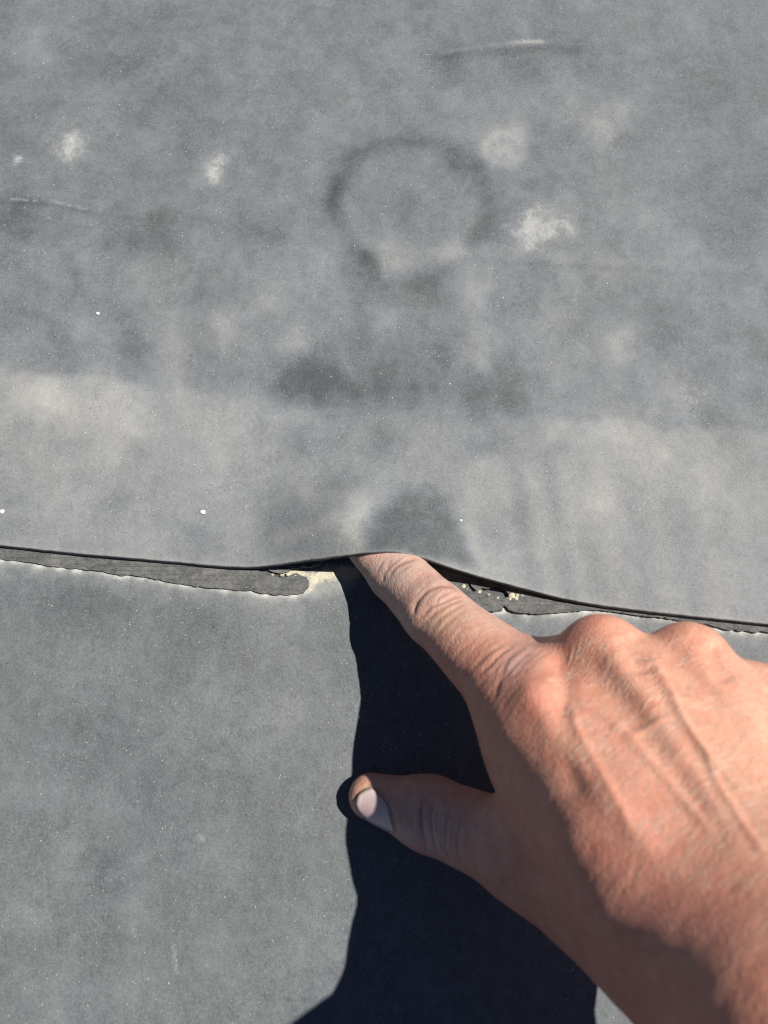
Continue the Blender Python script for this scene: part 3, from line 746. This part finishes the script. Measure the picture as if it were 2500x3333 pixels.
# skin colour
def blot(x, y, r, ry=None, rot=0):
    dx, dy = HQ[:, 0]-x, HQ[:, 1]-y; c, s = math.cos(rot), math.sin(rot)
    u, v = dx*c+dy*s, -dx*s+dy*c
    return (np.exp(-(u/r)**2-(v/(ry or r))**2)*VIS)[:, None]
skin = np.tile(np.array([.60, .285, .198]), (len(HP), 1))
def tint(wt, col): 
    global skin
    skin = skin*(1-wt)+np.array(col)*wt
tint(smooth(2200, 1930, HQ[:, 1])[:, None]*smooth(1850, 1650, HQ[:, 0])[:, None]*.85, (.56, .385, .31)); tint(blot(1300, 1840, 70)*.45, (.56, .45, .39))                      # finger
tint(blot(2350, 2300, 420, 300)*.6, (.68, .385, .275)); tint(blot(2450, 2500, 260)*.4, (.70, .45, .31))
tint(blot(1740, 2270, 80)*.75, (.61, .262, .185)); tint(blot(1930, 2040, 80)*.6, (.64, .28, .20)); tint(blot(2200, 2060, 80)*.5, (.66, .32, .22))
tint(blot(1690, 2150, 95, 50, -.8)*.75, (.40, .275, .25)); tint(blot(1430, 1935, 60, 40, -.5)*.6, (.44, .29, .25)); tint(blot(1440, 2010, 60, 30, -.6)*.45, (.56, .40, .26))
tint(blot(2050, 2780, 300, 260)*.5, (.56, .25, .185)); tint(blot(2300, 2950, 260)*.4, (.52, .24, .18))
tint(blot(1270, 1850, 60)*.5, (.45, .32, .27)); tint(blot(1390, 2680, 230, 150)*.75, (.60, .42, .375))
tint(blot(1195, 2560, 30, 22)*.6, (.50, .39, .27)); tint(blot(1165, 2590, 16)*.6, (.22, .16, .10)); tint(blot(1290, 2640, 50)*.35, (.34, .22, .17))
tint(blot(2080, 2130, 60)*.3, (.5, .33, .24))
skin = np.clip(skin, .02, .9)
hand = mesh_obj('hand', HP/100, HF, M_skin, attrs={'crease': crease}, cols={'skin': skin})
tag(hand, 'sunburnt bare hand and wrist, index finger pushed under the lifted edge of the rubber sheet', 'hand')
print('hand verts', len(HP))
# ------------------------------------------------------------------ thumbnail
def trace(px, py, off=0.0):
    """where the line of sight through these pixels meets the skin (cm), and the skin's normal there"""
    u = (np.asarray(px, float)-1250)/FPX; v = (1666.5-np.asarray(py, float))/FPX
    d = np.stack([u, SP+v*CP, -CP+v*SP], 1); d /= np.linalg.norm(d, axis=1)[:, None]
    o = np.array([0, 0, CAM_H*100]); t = np.full(len(d), 8.0)
    for _ in range(90):
        s = hand_sdf((o+d*t[:, None]).astype(np.float32)); t += np.clip(s-off, -1, 1)*.8
    P = o+d*t[:, None]; hit = np.abs(hand_sdf(P.astype(np.float32))-off) < .05
    return P, normals(P), hit
NAIL_T = np.array([(1158,2600),(1172,2580),(1188,2568),(1207,2564),(1226,2580),(1246,2604),(1263,2630),(1272,2664),(1281,2704)], float)   # free edge then upper fold
NAIL_B = np.array([(1158,2604),(1161,2622),(1167,2640),(1180,2660),(1197,2677),(1215,2689),(1236,2699),(1258,2706),(1281,2709)], float)
n1, n2 = 40, 24
uu = np.linspace(0, 1, n1); k = np.linspace(0, 1, len(NAIL_T))
ta_ = np.stack([np.interp(uu, k, NAIL_T[:, i]) for i in (0, 1)], 1); tb_ = np.stack([np.interp(uu, k, NAIL_B[:, i]) for i in (0, 1)], 1)
vv = np.linspace(0, 1, n2)
G = (ta_[:, None]*(1-vv[None, :, None])+tb_[:, None]*vv[None, :, None]).reshape(-1, 2)
NP_, NN_, hit = trace(G[:, 0], G[:, 1])
U = np.repeat(uu, n2); W = np.tile(vv, n1)
lift = .034*np.minimum(1, np.minimum(W, 1-W)*9)*np.minimum(1, np.minimum(U, 1-U)*9)**.8+.004
NT_ = NP_+NN_*lift[:, None]
q = to_px(NT_)
d_e, f_e = seg_dist(q, [(1240,2598),(1262,2630),(1272,2664),(1281,2704)])
pale = .85*np.exp(-(d_e/6)**2)*(1+.3*value_noise(q[:, 0], q[:, 1], 8, 5, 2)); pale += .25*np.exp(-(seg_dist(q, [(1168,2604),(1210,2576)])[0]/14)**2)
d_g, _ = seg_dist(q, [(1156,2612),(1166,2588),(1190,2568),(1212,2562)]); grime = .9*np.exp(-(d_g/6)**2)+.35*np.exp(-(seg_dist(q, [(1158,2606),(1165,2640),(1200,2680),(1280,2710)])[0]/6)**2)
nail = mesh_obj('thumbnail', NT_/100, grid_faces(n1, n2)[:, ::-1], M_nail, hand, attrs={'pale': np.clip(pale, 0, 1), 'grime': np.clip(grime, 0, 1)})

# ------------------------------------------------------------------ fair hairs on the back of the hand
zone = [(1720,2300),(1800,2180),(1900,2080),(2120,2080),(2330,2100),(2560,2200),(2560,3120),(2380,3050),(2230,2950),(2080,2800),(1960,2620),(1820,2440)]
edge_zone = [(1650,2330),(1720,2300),(1820,2440),(1960,2620),(2080,2800),(2230,2950),(2500,3130),(2300,3130),(2050,2960),(1880,2760),(1760,2560)]
zone2 = [(1370,2060),(1480,1990),(1600,2040),(1660,2120),(1560,2240),(1460,2150)]
pp = np.stack([rng.uniform(1340, 2560, 9000), rng.uniform(1980, 3260, 9000)], 1)
ez = in_poly(pp, edge_zone)
kp = (in_poly(pp, zone) & (rng.random(9000) < .36)) | (ez & (rng.random(9000) < .05)) | (in_poly(pp, zone2) & (rng.random(9000) < .12))
pp = pp[kp]
RP, RN, hit = trace(pp[:, 0], pp[:, 1]); hit &= (RN@np.array(L) > .30); pp, RP, RN = pp[hit], RP[hit], RN[hit]
from mathutils.kdtree import KDTree
sel_ = np.nonzero((VIS > .05) & (HQ[:, 0] > 1250) & (HQ[:, 0] < 2900) & (HQ[:, 1] > 1850) & (HQ[:, 1] < 3500))[0]
kd = KDTree(len(sel_))
for a_, b_ in enumerate(HP[sel_].tolist()): kd.insert(b_, a_)
kd.balance()
HV, HFa = [], []
up_img = np.array([0, CP, SP]); right = np.array([1.0, 0, 0])
for p, n_, q in zip(RP, RN, pp):
    # the hairs lie over towards the little-finger side
    a = rad(60)+.35*rng.normal()*.6-rad(14)*np.clip((q[0]-1900)/600, -1, 1)
    if q[0] < 1650: a = rad(95)+.4*rng.normal()
    d = right*math.cos(a)+up_img*math.sin(a); d = d-n_*(d@n_); d /= np.linalg.norm(d)+1e-9
    ln = rng.uniform(.25, .75)*(1.0 if q[0] > 1650 else .55); bend = rng.normal()*.18
    s = np.cross(n_, d); r0 = rng.uniform(.0028, .0072)*float(np.clip((3300-q[1])/800, .45, 1))
    ring = []; rr_ = rng.uniform(.004, .03)
    for t in (0, .33, .66, 1.0):
        c = p+d*ln*t+s*bend*ln*t*t
        _, kx, _ = kd.find(c); kv = sel_[kx]; kn = HN[kv]
        c = c+kn*((HP[kv]-c)@kn+.006+rr_*t)
        rr = r0*(1-.85*t)
        for kx in range(3):
            g = kx*2.094; ring.append(c+(s*math.cos(g)+n_*math.sin(g))*rr)
    o = len(HV)*12; HV.append(ring)
    for lv in range(3):
        for kx in range(3):
            a0 = o+lv*3+kx; a1 = o+lv*3+(kx+1) % 3; HFa.append((a0, a1, a1+3, a0+3))
hair = mesh_obj('hair', np.array(HV).reshape(-1, 3)/100, np.array(HFa), M_hair, hand)
tag(hair, kind='stuff')
